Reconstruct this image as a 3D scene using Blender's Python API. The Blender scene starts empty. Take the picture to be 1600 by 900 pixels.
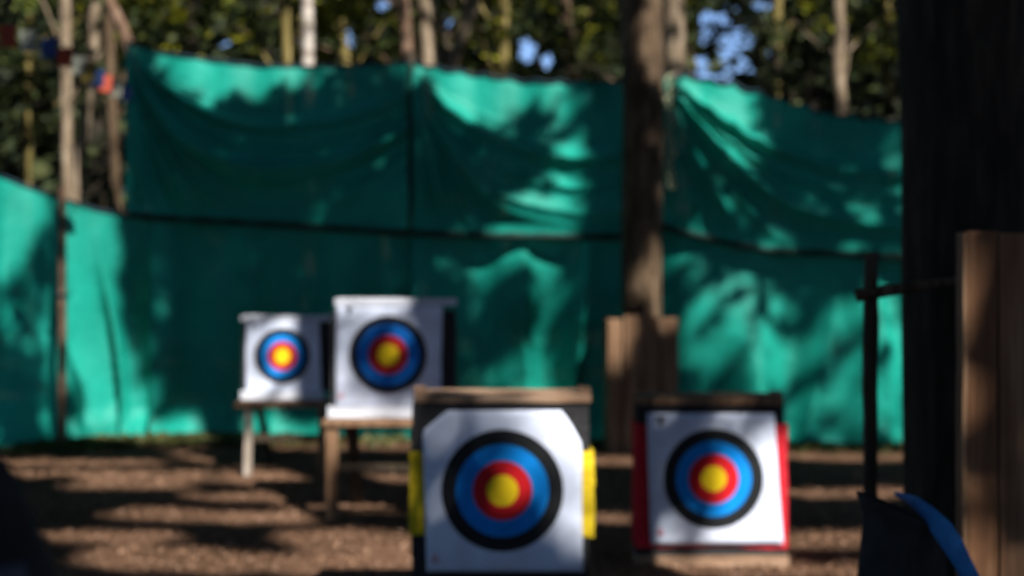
import bpy, math, random
import numpy as np
from mathutils import Vector, noise as mnoise

random.seed(7)
rng = np.random.default_rng(11)
R = math.radians
sc = bpy.context.scene
col = sc.collection

# ------------------------------------------------------------------ camera
F = 1600 * 50 / 36.0           # focal length in photo pixels
HC, HOR = 1.7, 393.0           # eye height, horizon row
cam_d = bpy.data.cameras.new('camera')
cam = bpy.data.objects.new('camera', cam_d); col.objects.link(cam)
cam.location = (0, 0, HC); cam.rotation_euler = (R(90), 0, 0)
cam_d.lens = 50; cam_d.sensor_width = 36
cam_d.shift_y = -(450 - HOR) / 1600
cam_d.clip_start = 0.05; cam_d.clip_end = 3000
cam_d.dof.use_dof = True
cam_d.dof.focus_distance = 2.6
cam_d.dof.aperture_fstop = 2.2
sc.camera = cam

# ------------------------------------------------------------------ light
SAZ, SEL = R(30), R(42)        # sun: behind the camera, 30 degrees to the right
S = np.array([math.sin(SAZ) * math.cos(SEL), -math.cos(SAZ) * math.cos(SEL), math.sin(SEL)])
w = bpy.data.worlds.new("World"); sc.world = w; w.use_nodes = True
nt = w.node_tree; nt.nodes.clear()
sky = nt.nodes.new('ShaderNodeTexSky'); sky.sky_type = 'NISHITA'; sky.sun_disc = False
sky.sun_elevation = SEL
sky.sun_rotation = math.atan2(S[0], S[1])
sky.air_density = 0.6; sky.dust_density = 0.0; sky.ozone_density = 2.5; sky.altitude = 2500
bg = nt.nodes.new('ShaderNodeBackground'); bg.inputs[1].default_value = 0.1
wo = nt.nodes.new('ShaderNodeOutputWorld')
nt.links.new(sky.outputs[0], bg.inputs[0]); nt.links.new(bg.outputs[0], wo.inputs[0])
sd = bpy.data.lights.new('sun', 'SUN'); sd.energy = 5.0; sd.angle = R(0.8); sd.color = (1, 0.95, 0.88)
so = bpy.data.objects.new('sun', sd); col.objects.link(so)
so.rotation_euler = Vector(S).to_track_quat('Z', 'Y').to_euler()
so.location = (0, 0, 30)
sc.view_settings.view_transform = 'Standard'; sc.view_settings.look = 'None'
sc.view_settings.gamma = 1; sc.view_settings.use_curve_mapping = False
sc.view_settings.exposure = 0.95
sc.cycles.max_bounces = 6; sc.cycles.diffuse_bounces = 3; sc.cycles.transparent_max_bounces = 8
sc.cycles.use_denoising = True
sc.cycles.sample_clamp_indirect = 4

# ------------------------------------------------------------------ helpers
def P(px, py, d):
    return np.array([(px - 800) * d / F, d, HC - (py - HOR) * d / F])

def tag(o, label=None, cat=None, group=None, kind=None):
    if label: o['label'] = label
    if cat: o['category'] = cat
    if group: o['group'] = group
    if kind: o['kind'] = kind
    return o

def empty(name, loc, label, cat, group=None, rz=0):
    o = bpy.data.objects.new(name, None); col.objects.link(o)
    o.location = loc; o.rotation_euler = (0, 0, rz); o.empty_display_size = .1
    return tag(o, label, cat, group)

class MB:
    def __init__(s): s.v = []; s.f = []
    def add(s, v, f):
        b = len(s.v); s.v += [tuple(map(float, p)) for p in v]; s.f += [tuple(i + b for i in q) for q in f]
        return s
    def box(s, x0, x1, y0, y1, z0, z1):
        v = [(x, y, z) for z in (z0, z1) for y in (y0, y1) for x in (x0, x1)]
        return s.add(v, [(0, 2, 3, 1), (4, 5, 7, 6), (0, 1, 5, 4), (2, 6, 7, 3), (0, 4, 6, 2), (1, 3, 7, 5)])
    def rough_box(s, x0, x1, y0, y1, z0, z1, n=(8, 3, 8), amp=.006, seed=0, freq=6):
        """box with subdivided faces whose surface wanders like cut foam or sawn timber"""
        lo = np.array([x0, y0, z0]); hi = np.array([x1, y1, z1]); idx = {}
        c = (lo + hi) / 2
        def vid(i, j, k):
            key = (i, j, k)
            if key not in idx:
                p = lo + (hi - lo) * np.array([i / n[0], j / n[1], k / n[2]])
                q = Vector(p * freq + seed)
                nv = mnoise.noise_vector(q)
                nv2 = mnoise.noise_vector(q * 3.1)
                p = p + np.array(nv) * amp + np.array(nv2) * amp * .5
                idx[key] = len(s.v); s.v.append(tuple(p))
            return idx[key]
        a, b, e = n
        for i in range(a):
            for k in range(e):
                s.f.append((vid(i, 0, k), vid(i + 1, 0, k), vid(i + 1, 0, k + 1), vid(i, 0, k + 1)))
                s.f.append((vid(i, b, k), vid(i, b, k + 1), vid(i + 1, b, k + 1), vid(i + 1, b, k)))
        for j in range(b):
            for k in range(e):
                s.f.append((vid(0, j, k), vid(0, j, k + 1), vid(0, j + 1, k + 1), vid(0, j + 1, k)))
                s.f.append((vid(a, j, k), vid(a, j + 1, k), vid(a, j + 1, k + 1), vid(a, j, k + 1)))
        for i in range(a):
            for j in range(b):
                s.f.append((vid(i, j, 0), vid(i, j + 1, 0), vid(i + 1, j + 1, 0), vid(i + 1, j, 0)))
                s.f.append((vid(i, j, e), vid(i + 1, j, e), vid(i + 1, j + 1, e), vid(i, j + 1, e)))
        return s
    def beam(s, p0, p1, wd, hd):
        p0 = Vector(p0); p1 = Vector(p1); d = (p1 - p0).normalized()
        up = Vector((0, 0, 1)) if abs(d.z) < .9 else Vector((0, 1, 0))
        a = d.cross(up).normalized(); b = a.cross(d).normalized()
        v = [p + a * (wd / 2 * i) + b * (hd / 2 * j) for p in (p0, p1) for (i, j) in ((-1, -1), (1, -1), (1, 1), (-1, 1))]
        return s.add(v, [(0, 3, 2, 1), (4, 5, 6, 7), (0, 1, 5, 4), (1, 2, 6, 5), (2, 3, 7, 6), (3, 0, 4, 7)])
    def tube(s, pts, radii, seg=8, wob=0., seed=0, flat=1.0):
        pts = [Vector(p) for p in pts]; n = len(pts); b = len(s.v)
        for i, p in enumerate(pts):
            d = (pts[min(i + 1, n - 1)] - pts[max(i - 1, 0)]).normalized()
            up = Vector((0, 1, 0)) if abs(d.y) < .9 else Vector((1, 0, 0))
            a = up.cross(d).normalized(); c = d.cross(a).normalized()
            for k in range(seg):
                t = 2 * math.pi * k / seg
                r = radii[i] * (1 + wob * mnoise.noise(Vector((math.cos(t) * 1.3 + seed, math.sin(t) * 1.3, p.z * 1.5 + p.x))))
                s.v.append(tuple(p + a * (r * math.cos(t)) + c * (r * flat * math.sin(t))))
        for i in range(n - 1):
            for k in range(seg):
                k2 = (k + 1) % seg
                s.f.append((b + i * seg + k, b + i * seg + k2, b + (i + 1) * seg + k2, b + (i + 1) * seg + k))
        s.f.append(tuple(b + k for k in range(seg))[::-1]); s.f.append(tuple(b + (n - 1) * seg + k for k in range(seg)))
        return s
    def build(s, name, mat, parent=None, smooth=False, bevel=0, off=(0, 0, 0)):
        me = bpy.data.meshes.new(name)
        me.from_pydata([(x - off[0], y - off[1], z - off[2]) for x, y, z in s.v], [], s.f); me.update()
        if smooth: me.polygons.foreach_set('use_smooth', [True] * len(me.polygons))
        me.materials.append(mat)
        o = bpy.data.objects.new(name, me); col.objects.link(o)
        if parent: o.parent = parent
        if bevel:
            m = o.modifiers.new('bevel', 'BEVEL'); m.width = bevel; m.segments = 2
        return o

# ------------------------------------------------------------------ materials
def mat(name):
    m = bpy.data.materials.new(name); m.use_nodes = True
    n = m.node_tree; b = n.nodes['Principled BSDF']
    return m, n, b
def N(n, t, **kw):
    x = n.nodes.new(t)
    for k, v in kw.items(): setattr(x, k, v)
    return x
def ramp(n, stops, interp='LINEAR'):
    r = N(n, 'ShaderNodeValToRGB'); e = r.color_ramp; e.interpolation = interp
    while len(e.elements) < len(stops): e.elements.new(.5)
    for el, (p, c) in zip(e.elements, stops): el.position = p; el.color = (*c, 1)
    return r
def coords(n, scale=(1, 1, 1), kind='Object'):
    tc = N(n, 'ShaderNodeTexCoord'); mp = N(n, 'ShaderNodeMapping'); mp.inputs['Scale'].default_value = scale
    n.links.new(tc.outputs[kind], mp.inputs[0]); return mp
def noisy(name, stops, scale=(1, 1, 1), nscale=5, detail=6, rough=.85, bump=.3, bdist=.01, spec=.3):
    m, n, b = mat(name); mp = coords(n, scale)
    t = N(n, 'ShaderNodeTexNoise'); t.inputs['Scale'].default_value = nscale; t.inputs['Detail'].default_value = detail
    t.inputs['Roughness'].default_value = .62
    n.links.new(mp.outputs[0], t.inputs[0])
    r = ramp(n, stops); n.links.new(t.outputs[0], r.inputs[0]); n.links.new(r.outputs[0], b.inputs['Base Color'])
    b.inputs['Roughness'].default_value = rough; b.inputs['Specular IOR Level'].default_value = spec
    if bump:
        bp = N(n, 'ShaderNodeBump'); bp.inputs['Strength'].default_value = bump; bp.inputs['Distance'].default_value = bdist
        n.links.new(t.outputs[0], bp.inputs['Height']); n.links.new(bp.outputs[0], b.inputs['Normal'])
    return m

def bark(name, dark, mid, light):
    return noisy(name, [(.3, dark), (.5, mid), (.68, light)], (9, 9, 1.6), 2.2, 8, .9, .9, .03, .2)
M = {}
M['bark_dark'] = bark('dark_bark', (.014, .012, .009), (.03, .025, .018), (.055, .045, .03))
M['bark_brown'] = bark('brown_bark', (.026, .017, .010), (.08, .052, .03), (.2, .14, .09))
M['bark_grey'] = bark('grey_bark', (.07, .05, .035), (.20, .15, .10), (.36, .29, .21))
M['bark_moss'] = bark('mossy_bark', (.05, .04, .012), (.19, .15, .05), (.34, .27, .11))
M['bark_red'] = bark('reddish_bark', (.05, .03, .02), (.15, .092, .06), (.26, .175, .125))
M['bark_birch'] = noisy('birch_bark', [(.3, (.06, .05, .045)), (.42, (.26, .22, .18)), (.6, (.50, .45, .40))], (3, 3, 9), 1.5, 5, .8, .4, .01)
M['wood'] = noisy('weathered_timber', [(.3, (.09, .045, .022)), (.5, (.19, .105, .056)), (.7, (.31, .2, .12))], (14, 14, 1.1), 2, 6, .8, .4, .004)
M['wood_h'] = noisy('sawn_timber', [(.3, (.14, .08, .048)), (.5, (.28, .175, .11)), (.7, (.42, .29, .2))], (1.1, 14, 14), 2, 6, .8, .4, .004)
M['wood_pale'] = noisy('pale_timber', [(.3, (.36, .3, .26)), (.5, (.6, .54, .5)), (.7, (.72, .68, .64))], (2, 10, 10), 2, 6, .8, .3, .004)
M['wood_grey'] = noisy('weathered_grey_timber', [(.3, (.16, .125, .095)), (.5, (.32, .27, .22)), (.7, (.45, .4, .35))], (10, 10, 1.5), 2, 6, .8, .4, .004)
M['white_board'] = noisy('whitewashed_board', [(.3, (.42, .44, .5)), (.5, (.58, .61, .68)), (.7, (.68, .71, .78))], (2, 10, 10), 2, 6, .7, .3, .003)
M['wood_dark'] = noisy('dark_timber', [(.3, (.02, .015, .01)), (.5, (.05, .035, .022)), (.7, (.10, .075, .045))], (12, 12, 1.5), 2, 6, .85, .4, .004)
M['panel'] = noisy('fence_board', [(.28, (.06, .024, .01)), (.5, (.17, .08, .037)), (.72, (.29, .16, .085))], (11, 11, .8), 1.6, 7, .8, .5, .004)
M['panel2'] = noisy('fence_board_grey', [(.28, (.08, .036, .018)), (.5, (.20, .102, .054)), (.72, (.32, .195, .115))], (11, 11, .8), 1.6, 7, .8, .5, .004)
M['foam_black'] = noisy('black_foam', [(.3, (.012, .012, .013)), (.7, (.035, .035, .038))], (3, 3, 40), 3, 4, .85, .6, .006)
M['foam_yellow'] = noisy('yellow_foam', [(.3, (.50, .33, .005)), (.7, (.8, .6, .02))], (3, 3, 40), 3, 4, .8, .6, .006)
M['foam_red'] = noisy('red_foam', [(.3, (.42, .008, .016)), (.7, (.66, .02, .04))], (3, 3, 40), 3, 4, .8, .5, .006)
M['cloth_black'] = noisy('black_cloth', [(.3, (.008, .008, .008)), (.7, (.03, .03, .028))], (1, 1, 1), 9, 5, .8, .4, .01)
M['cloth_slate'] = noisy('slate_cloth', [(.3, (.07, .08, .11)), (.7, (.13, .14, .18))], (1, 1, 1), 9, 5, .8, .3, .01)
M['blue_strap'] = noisy('blue_webbing', [(.3, (.015, .13, .36)), (.7, (.03, .22, .52))], (1, 1, 1), 20, 4, .6, .3, .004)
M['cord'] = noisy('dark_blue_cord', [(.3, (.008, .02, .035)), (.7, (.02, .05, .07))], (1, 1, 1), 30, 3, .7, .2, .003)
M['hem_shade_cord'] = noisy('dark_shade_and_cord', [(.3, (.006, .018, .016)), (.7, (.014, .045, .038))], (1, 1, 1), 30, 3, .8, .2, .003)  # dark tone for the shadow line under the upper nets; side cords share it
M['eyelet'] = noisy('pale_lacing', [(.3, (.30, .36, .2)), (.7, (.5, .55, .36))], (1, 1, 1), 30, 3, .6, .2, .003)
M['print_red'] = noisy('red_print', [(.3, (.5, .04, .06)), (.7, (.62, .1, .12))], (1, 1, 1), 40, 3, .6, 0)
M['print_black'] = noisy('black_print', [(.3, (.03, .03, .05)), (.7, (.08, .08, .11))], (1, 1, 1), 40, 3, .6, 0)
for k, c in (('red', (.40, .07, .035)), ('white', (.38, .4, .32)), ('blue', (.05, .10, .28)), ('yellow', (.34, .25, .06))):
    M['flag_' + k] = noisy('%s_flag_cloth' % k, [(.3, tuple(x * .8 for x in c)), (.7, c)], (1, 1, 1), 8, 3, .8, .2, .004)

def leaf_mat(name, stops, transl=.35):
    m, n, b = mat(name)
    g = N(n, 'ShaderNodeNewGeometry'); r = ramp(n, stops); n.links.new(g.outputs['Random Per Island'], r.inputs[0])
    n.links.new(r.outputs[0], b.inputs['Base Color']); b.inputs['Roughness'].default_value = .6
    b.inputs['Specular IOR Level'].default_value = .25
    t = N(n, 'ShaderNodeBsdfTranslucent'); n.links.new(r.outputs[0], t.inputs[0])
    mx = N(n, 'ShaderNodeMixShader'); mx.inputs[0].default_value = transl
    n.links.new(b.outputs[0], mx.inputs[1]); n.links.new(t.outputs[0], mx.inputs[2])
    n.links.new(mx.outputs[0], n.nodes['Material Output'].inputs[0])
    return m
M['leaf_dark'] = leaf_mat('evergreen_leaf', [(0, (.012, .02, .008)), (.6, (.035, .05, .018)), (1, (.075, .085, .028))], .15)
M['leaf_mid'] = leaf_mat('woodland_leaf', [(0, (.03, .05, .015)), (.6, (.07, .10, .025)), (1, (.13, .15, .03))], .3)
M['leaf_lime'] = leaf_mat('spring_leaf', [(0, (.10, .12, .012)), (.6, (.26, .27, .02)), (1, (.42, .40, .03))], .4)
M['grass'] = leaf_mat('grass_blade', [(0, (.04, .05, .015)), (.6, (.09, .10, .03)), (1, (.16, .15, .05))], .3)
M['chip'] = leaf_mat('wood_chip', [(0, (.07, .036, .021)), (.5, (.18, .096, .057)), (.85, (.28, .16, .10)), (1, (.42, .27, .185))], 0)

def net_mat():
    m, n, b = mat('green_shade_net'); mp = coords(n)
    t = N(n, 'ShaderNodeTexNoise'); t.inputs['Scale'].default_value = 1.3; t.inputs['Detail'].default_value = 5
    n.links.new(mp.outputs[0], t.inputs[0])
    r = ramp(n, [(.3, (.004, .25, .185)), (.55, (.008, .36, .275)), (.75, (.02, .45, .35))]); n.links.new(t.outputs[0], r.inputs[0])
    n.links.new(r.outputs[0], b.inputs['Base Color'])
    b.inputs['Roughness'].default_value = .58; b.inputs['Specular IOR Level'].default_value = .3
    wv = N(n, 'ShaderNodeTexNoise'); wv.inputs['Scale'].default_value = 9; wv.inputs['Detail'].default_value = 3
    n.links.new(mp.outputs[0], wv.inputs[0])
    bp = N(n, 'ShaderNodeBump'); bp.inputs['Strength'].default_value = .35; bp.inputs['Distance'].default_value = .03
    n.links.new(wv.outputs[0], bp.inputs['Height']); n.links.new(bp.outputs[0], b.inputs['Normal'])
    tl = N(n, 'ShaderNodeBsdfTranslucent'); n.links.new(r.outputs[0], tl.inputs[0])
    tp = N(n, 'ShaderNodeBsdfTransparent')
    m1 = N(n, 'ShaderNodeMixShader'); m1.inputs[0].default_value = .26
    m2 = N(n, 'ShaderNodeMixShader'); m2.inputs[0].default_value = .022
    n.links.new(b.outputs[0], m1.inputs[1]); n.links.new(tl.outputs[0], m1.inputs[2])
    n.links.new(m1.outputs[0], m2.inputs[1]); n.links.new(tp.outputs[0], m2.inputs[2])
    n.links.new(m2.outputs[0], n.nodes['Material Output'].inputs[0])
    return m
M['net'] = net_mat()

def face_mat(name, radii, shade_print):
    """printed target paper: rings by distance from the object's own origin in its x-z plane"""
    m, n, b = mat(name); tc = N(n, 'ShaderNodeTexCoord')
    sx = N(n, 'ShaderNodeSeparateXYZ'); n.links.new(tc.outputs['Object'], sx.inputs[0])
    cb = N(n, 'ShaderNodeCombineXYZ'); n.links.new(sx.outputs[0], cb.inputs[0]); n.links.new(sx.outputs[2], cb.inputs[2])
    ln = N(n, 'ShaderNodeVectorMath', operation='LENGTH'); n.links.new(cb.outputs[0], ln.inputs[0])
    dv = N(n, 'ShaderNodeMath', operation='DIVIDE'); n.links.new(ln.outputs['Value'], dv.inputs[0]); dv.inputs[1].default_value = radii[0] * 1.25
    k = lambda r: r / (radii[0] * 1.25)
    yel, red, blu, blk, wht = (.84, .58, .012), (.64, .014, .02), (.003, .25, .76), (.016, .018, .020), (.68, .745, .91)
    if shade_print: blu = (.005, .16, .6); red = (.5, .02, .02)  # darker blue and red put the shade on this target into its print
    hl = .006 / (radii[0] * 1.25)
    stops = [(0, yel), (k(radii[3]), red), (k(radii[2]), blu), (k(radii[1]), blk), (k(radii[0]), wht)]
    r = ramp(n, stops, 'CONSTANT'); n.links.new(dv.outputs[0], r.inputs[0])
    t = N(n, 'ShaderNodeTexNoise'); t.inputs['Scale'].default_value = 7; t.inputs['Detail'].default_value = 6
    n.links.new(tc.outputs['Object'], t.inputs[0])
    rr = ramp(n, [(.35, (.86, .85, .84)), (.6, (1, 1, 1))]); n.links.new(t.outputs[0], rr.inputs[0])
    mx = N(n, 'ShaderNodeMix', data_type='RGBA', blend_type='MULTIPLY'); mx.inputs[0].default_value = 1
    n.links.new(r.outputs[0], mx.inputs[6]); n.links.new(rr.outputs[0], mx.inputs[7])
    n.links.new(mx.outputs[2], b.inputs['Base Color'])
    b.inputs['Roughness'].default_value = .6; b.inputs['Specular IOR Level'].default_value = .15
    return m

def ground_mat():
    m, n, b = mat('wood_chip_ground'); mp = coords(n)
    v = N(n, 'ShaderNodeTexVoronoi'); v.inputs['Scale'].default_value = 95; v.inputs['Randomness'].default_value = 1
    n.links.new(mp.outputs[0], v.inputs[0])
    sx = N(n, 'ShaderNodeSeparateColor'); n.links.new(v.outputs['Color'], sx.inputs[0])
    r = ramp(n, [(0, (.09, .046, .027)), (.5, (.18, .096, .056)), (.85, (.25, .14, .085)), (1, (.33, .2, .13))]); n.links.new(sx.outputs[0], r.inputs[0])
    t = N(n, 'ShaderNodeTexNoise'); t.inputs['Scale'].default_value = .9; t.inputs['Detail'].default_value = 7
    n.links.new(mp.outputs[0], t.inputs[0])
    r2 = ramp(n, [(.35, (.55, .55, .5)), (.6, (1.0, 1.0, 1.0))]); n.links.new(t.outputs[0], r2.inputs[0])
    mx = N(n, 'ShaderNodeMix', data_type='RGBA', blend_type='MULTIPLY'); mx.inputs[0].default_value = 1
    n.links.new(r.outputs[0], mx.inputs[6]); n.links.new(r2.outputs[0], mx.inputs[7])
    n.links.new(mx.outputs[2], b.inputs['Base Color']); b.inputs['Roughness'].default_value = .95
    b.inputs['Specular IOR Level'].default_value = .15
    bp = N(n, 'ShaderNodeBump'); bp.inputs['Strength'].default_value = .8; bp.inputs['Distance'].default_value = .02
    n.links.new(v.outputs['Distance'], bp.inputs['Height']); n.links.new(bp.outputs[0], b.inputs['Normal'])
    return m
M['ground'] = ground_mat()

# ------------------------------------------------------------------ sun patches the unseen canopy is carved to let through
E1 = np.cross([0, 0, 1], S); E1 /= np.linalg.norm(E1)
E2 = np.cross(S, E1)
U0, V0, RES, NU, NV = -16, -8, .04, 850, 900
lit = np.zeros((NU, NV))
def uv(p):
    p = np.asarray(p); return p @ E1, p @ E2
def splat(pts, inten):
    u, v = uv(pts); i = ((u - U0) / RES).astype(int); j = ((v - V0) / RES).astype(int)
    ok = (i > 0) & (i < NU - 1) & (j > 0) & (j < NV - 1); i, j = i[ok], j[ok]
    for a in (-1, 0, 1):
        for b in (-1, 0, 1):
            lit[i + a, j + b] = np.maximum(lit[i + a, j + b], inten)
XK = [-400, 0, 97, 235, 640, 1000, 1410, 1700]
DK = [9.6, 12.2, 12.55, 12.95, 12.88, 12.6, 12.35, 12.2]
def dnet(px): return np.interp(px, XK, DK)
def ell(cx, cy, rx, ry, ang=0, inten=1., surf='net', d=None, n=0):
    n = n or int(2500 + rx * ry * .9); r = np.sqrt(rng.random(n)); t = rng.random(n) * 2 * np.pi
    wob = 1 + .18 * np.sin(3 * t + cx) + .12 * np.sin(5 * t + cy)
    a, b = rx * r * np.cos(t) * wob, ry * r * np.sin(t) * wob
    c, s = math.cos(R(ang)), math.sin(R(ang))
    px, py = cx + a * c - b * s, cy + a * s + b * c
    if surf == 'net': dd = dnet(px)
    elif surf == 'ground': dd = HC * F / np.maximum(py - HOR, 60)
    else: dd = np.full(n, d)
    splat(np.stack([(px - 800) * dd / F, dd, HC - (py - HOR) * dd / F], 1), inten)

for a in [  # left wall of netting
    (8, 325, 26, 55, 15, 1), (22, 470, 12, 60, 5, .5), (150, 390, 16, 60, 0, 1), (146, 490, 18, 60, 6, 1), (165, 590, 18, 50, -12, 1), (180, 662, 34, 18, 0, 1),
    (62, 400, 8, 70, 0, .2), (205, 440, 8, 90, 0, .35), (30, 600, 30, 40, 0, .14), (75, 320, 16, 12, 20, .6), (120, 345, 18, 10, 15, .8), (210, 630, 10, 30, 0, .5), (75, 520, 10, 60, 0, .1),
    # upper left panel
    (355, 108, 66, 18, 6, 1), (296, 138, 34, 7, 55, 1), (400, 140, 40, 14, 0, .9), (480, 112, 34, 10, 0, .7), (560, 148, 18, 12, 0, .2), (340, 300, 60, 7, 35, .15), (350, 230, 30, 8, 50, .15), (440, 170, 30, 10, 0, .3),
    # upper middle panel
    (690, 118, 45, 12, 25, .9), (720, 168, 42, 9, 48, 1), (790, 132, 60, 18, 10, 1), (700, 200, 30, 7, 50, .8), (880, 142, 60, 16, 0, .95), (945, 150, 25, 30, 0, .8),
    (885, 190, 18, 14, 0, .8), (930, 215, 18, 14, 10, .95), (945, 265, 20, 18, -40, 1), (870, 300, 24, 18, -35, .9), (925, 320, 30, 8, -20, .7), (880, 240, 20, 10, 0, .5), (955, 330, 10, 30, 0, .7),
    (840, 180, 36, 16, 0, .4), (800, 230, 40, 8, 25, .2), (670, 260, 8, 50, -25, .2), (730, 310, 40, 7, 40, .15), (780, 300, 30, 7, 20, .15),
    # lower middle
    (830, 384, 45, 11, 0, 1), (890, 388, 28, 12, 0, 1), (955, 400, 20, 28, 0, 1), (945, 480, 14, 70, 4, 1), (905, 440, 13, 50, 12, .9), (872, 450, 10, 40, 14, .6), (860, 560, 16, 50, 14, .9), (890, 580, 12, 50, 8, .9),
    (815, 590, 14, 40, 14, .8), (780, 595, 40, 14, 0, .7), (835, 500, 9, 50, 16, .6), (740, 405, 30, 12, 0, .5), (770, 470, 9, 50, 14, .4), (740, 560, 9, 60, 12, .4), (705, 520, 8, 60, 10, .3), (930, 590, 16, 40, 0, .7),
    # upper right panel
    (1090, 138, 42, 20, 15, .95), (1078, 205, 12, 45, -15, 1), (1140, 150, 28, 16, -25, 1), (1112, 245, 10, 50, -25, .9), (1095, 310, 10, 50, -25, .5), (1165, 215, 12, 50, -25, .4),
    (1150, 320, 12, 40, -35, .35), (1225, 300, 16, 12, 0, .4), (1300, 290, 30, 14, 0, .25), (1270, 360, 40, 10, 20, .5), (1385, 320, 14, 40, 0, .4), (1345, 215, 16, 25, 0, .25), (1390, 380, 16, 14, 0, .6),
    (1250, 240, 130, 60, 5, .1), (1320, 330, 80, 40, 5, .12),
    # lower right
    (1078, 430, 14, 40, 0, .7), (1110, 470, 12, 60, 12, .7), (1145, 500, 10, 55, 14, .7), (1178, 580, 13, 60, 16, .9), (1210, 610, 11, 55, 16, .9), (1150, 440, 40, 12, 0, .5), (1250, 640, 40, 16, -20, .8), (1075, 560, 12, 60, 0, .7),
    (1245, 500, 11, 70, 10, .5), (1290, 480, 10, 80, 8, .5), (1325, 545, 12, 70, 10, .8), (1300, 640, 12, 45, 6, .6), (1400, 560, 9, 100, 0, .9), (1385, 470, 8, 50, 4, .6), (1345, 650, 26, 22, 0, .7), (1220, 430, 9, 40, 10, .4)]:
    cx_, cy_, rx_, ry_, an_, in_ = a
    ell(cx_, cy_, rx_ * 1.15 + 2, ry_ * 1.15 + 2, an_, in_ ** .7)
for a in [(300, 686, 80, 5), (440, 691, 120, 6), (640, 699, 110, 4), (250, 741, 130, 5), (420, 748, 120, 8), (430, 776, 60, 4), (190, 760, 40, 3), (290, 804, 55, 6), (420, 808, 70, 8),
          (180, 840, 40, 5), (250, 866, 45, 6), (480, 882, 160, 11), (590, 790, 45, 12), (560, 838, 60, 6), (600, 858, 50, 8), (960, 722, 45, 7), (965, 812, 40, 5), (960, 868, 30, 8),
          (1310, 714, 100, 6), (1300, 772, 85, 7), (1320, 846, 110, 12), (1280, 893, 110, 10), (90, 724, 60, 3), (700, 930, 200, 14), (1100, 940, 200, 14), (350, 930, 180, 14)]:
    ell(a[0], a[1], a[2] * 2.0, a[3] * .5, 0, 1, 'ground')
ell(800, 460, 640, 220, 0, .06); ell(1220, 400, 260, 330, 0, .12); ell(830, 420, 150, 300, 0, .1); ell(300, 500, 90, 180, 0, .1)
# targets, trunks and boards
def shade(q0, q1, r0, r1, d):
    gp, gq = np.meshgrid(np.arange(q0, q1, 2.), np.arange(r0, r1, 2.), indexing='ij')
    u, v = uv(np.stack([(gp - 800) * d / F, gp * 0 + d, HC - (gq - HOR) * d / F], -1).reshape(-1, 3))
    i = ((u - U0) / RES).astype(int); j = ((v - V0) / RES).astype(int)
    for a in (-1, 0, 1):
        for b in (-1, 0, 1): lit[i + a, j + b] = 0
shade(196, 250, 60, 335, 12.75); shade(645, 915, 640, 900, 6.33); shade(995, 1228, 625, 880, 7.68); shade(515, 710, 470, 640, 9.0); shade(380, 510, 500, 620, 10.8)
shade(1342, 1378, 385, 800, 5.18); shade(515, 552, 665, 815, 9.0); shade(1395, 1640, -60, 480, 5.25); shade(970, 1038, -40, 700, 12.05); shade(950, 1060, 500, 700, 11.9)
ell(442, 590, 90, 60, 0, .9, 'd', 10.8); ell(442, 540, 90, 70, 0, .88, 'd', 10.8); ell(650, 770, 10, 60, 0, .6, 'd', 6.33); ell(392, 715, 12, 30, 0, .7, 'd', 10.8)
ell(610, 480, 100, 14, 0, .8, 'd', 9.0); ell(580, 645, 75, 14, 0, 1, 'd', 8.92); ell(545, 540, 30, 60, 0, .35, 'd', 9.0)
ell(868, 678, 36, 40, 20, 1, 'd', 6.32); ell(820, 655, 60, 14, 0, .8, 'd', 6.32); ell(918, 745, 11, 55, 0, 1, 'd', 6.33); ell(790, 620, 150, 10, 0, .8, 'd', 6.33); ell(735, 665, 45, 18, 0, .45, 'd', 6.32)
ell(850, 735, 40, 40, 0, .4, 'd', 6.32); ell(780, 862, 90, 16, 0, .3, 'd', 6.32); ell(775, 770, 120, 120, 0, .4, 'd', 6.32); ell(607, 560, 95, 85, 0, .65, 'd', 9.0); ell(1110, 740, 120, 120, 0, .42, 'd', 7.68); ell(1002, 760, 12, 95, 0, .8, 'd', 7.68); ell(1115, 640, 90, 8, 0, .5, 'd', 7.7); ell(1000, 740, 12, 80, 0, .4, 'd', 7.7)
ell(1186, 790, 40, 60, -15, 1, 'd', 7.68); ell(1223, 785, 8, 55, 0, 1, 'd', 7.68); ell(1110, 880, 120, 8, 0, .9, 'd', 7.68); ell(1150, 820, 40, 20, 0, .5, 'd', 7.68)
ell(1036, 50, 24, 75, 0, 1, 'd', 12.05); ell(1032, 235, 14, 45, -20, .8, 'd', 12.05); ell(1034, 450, 24, 50, 0, 1, 'd', 12.05); ell(954, 525, 5, 40, 0, .9, 'd', 11.9); ell(70, 60, 110, 40, 30, .7, 'd', 9.2)
ell(1565, 640, 130, 340, 0, .25, 'd', 4.58); ell(1498, 640, 12, 260, 0, .9, 'd', 4.58); ell(1585, 410, 50, 30, 0, .4, 'd', 4.58)
ell(1470, 820, 30, 30, 50, .4, 'd', 4.2); ell(97, 480, 5, 190, 0, .7, 'd', 12.27); ell(1450, 446, 40, 8, -8, .6, 'd', 5.13)
for (px, d, i_) in [(104, 15, .8), (122, 15.2, .7), (180, 14.2, .5), (451, 15.5, .9), (481, 15.2, 1), (533, 17, .9), (634, 14.8, .6), (667, 15, .95), (725, 15.3, .9), (787, 16, .9), (890, 19, .5), (1056, 14.6, .8), (1213, 17, .7), (1311, 15.5, .95), (1390, 18, .7)]:
    ell(px, 60, 34, 80, 0, i_, 'd', d)
    if px < 200: ell(px, 240, 24, 90, 0, i_, 'd', d)
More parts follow.
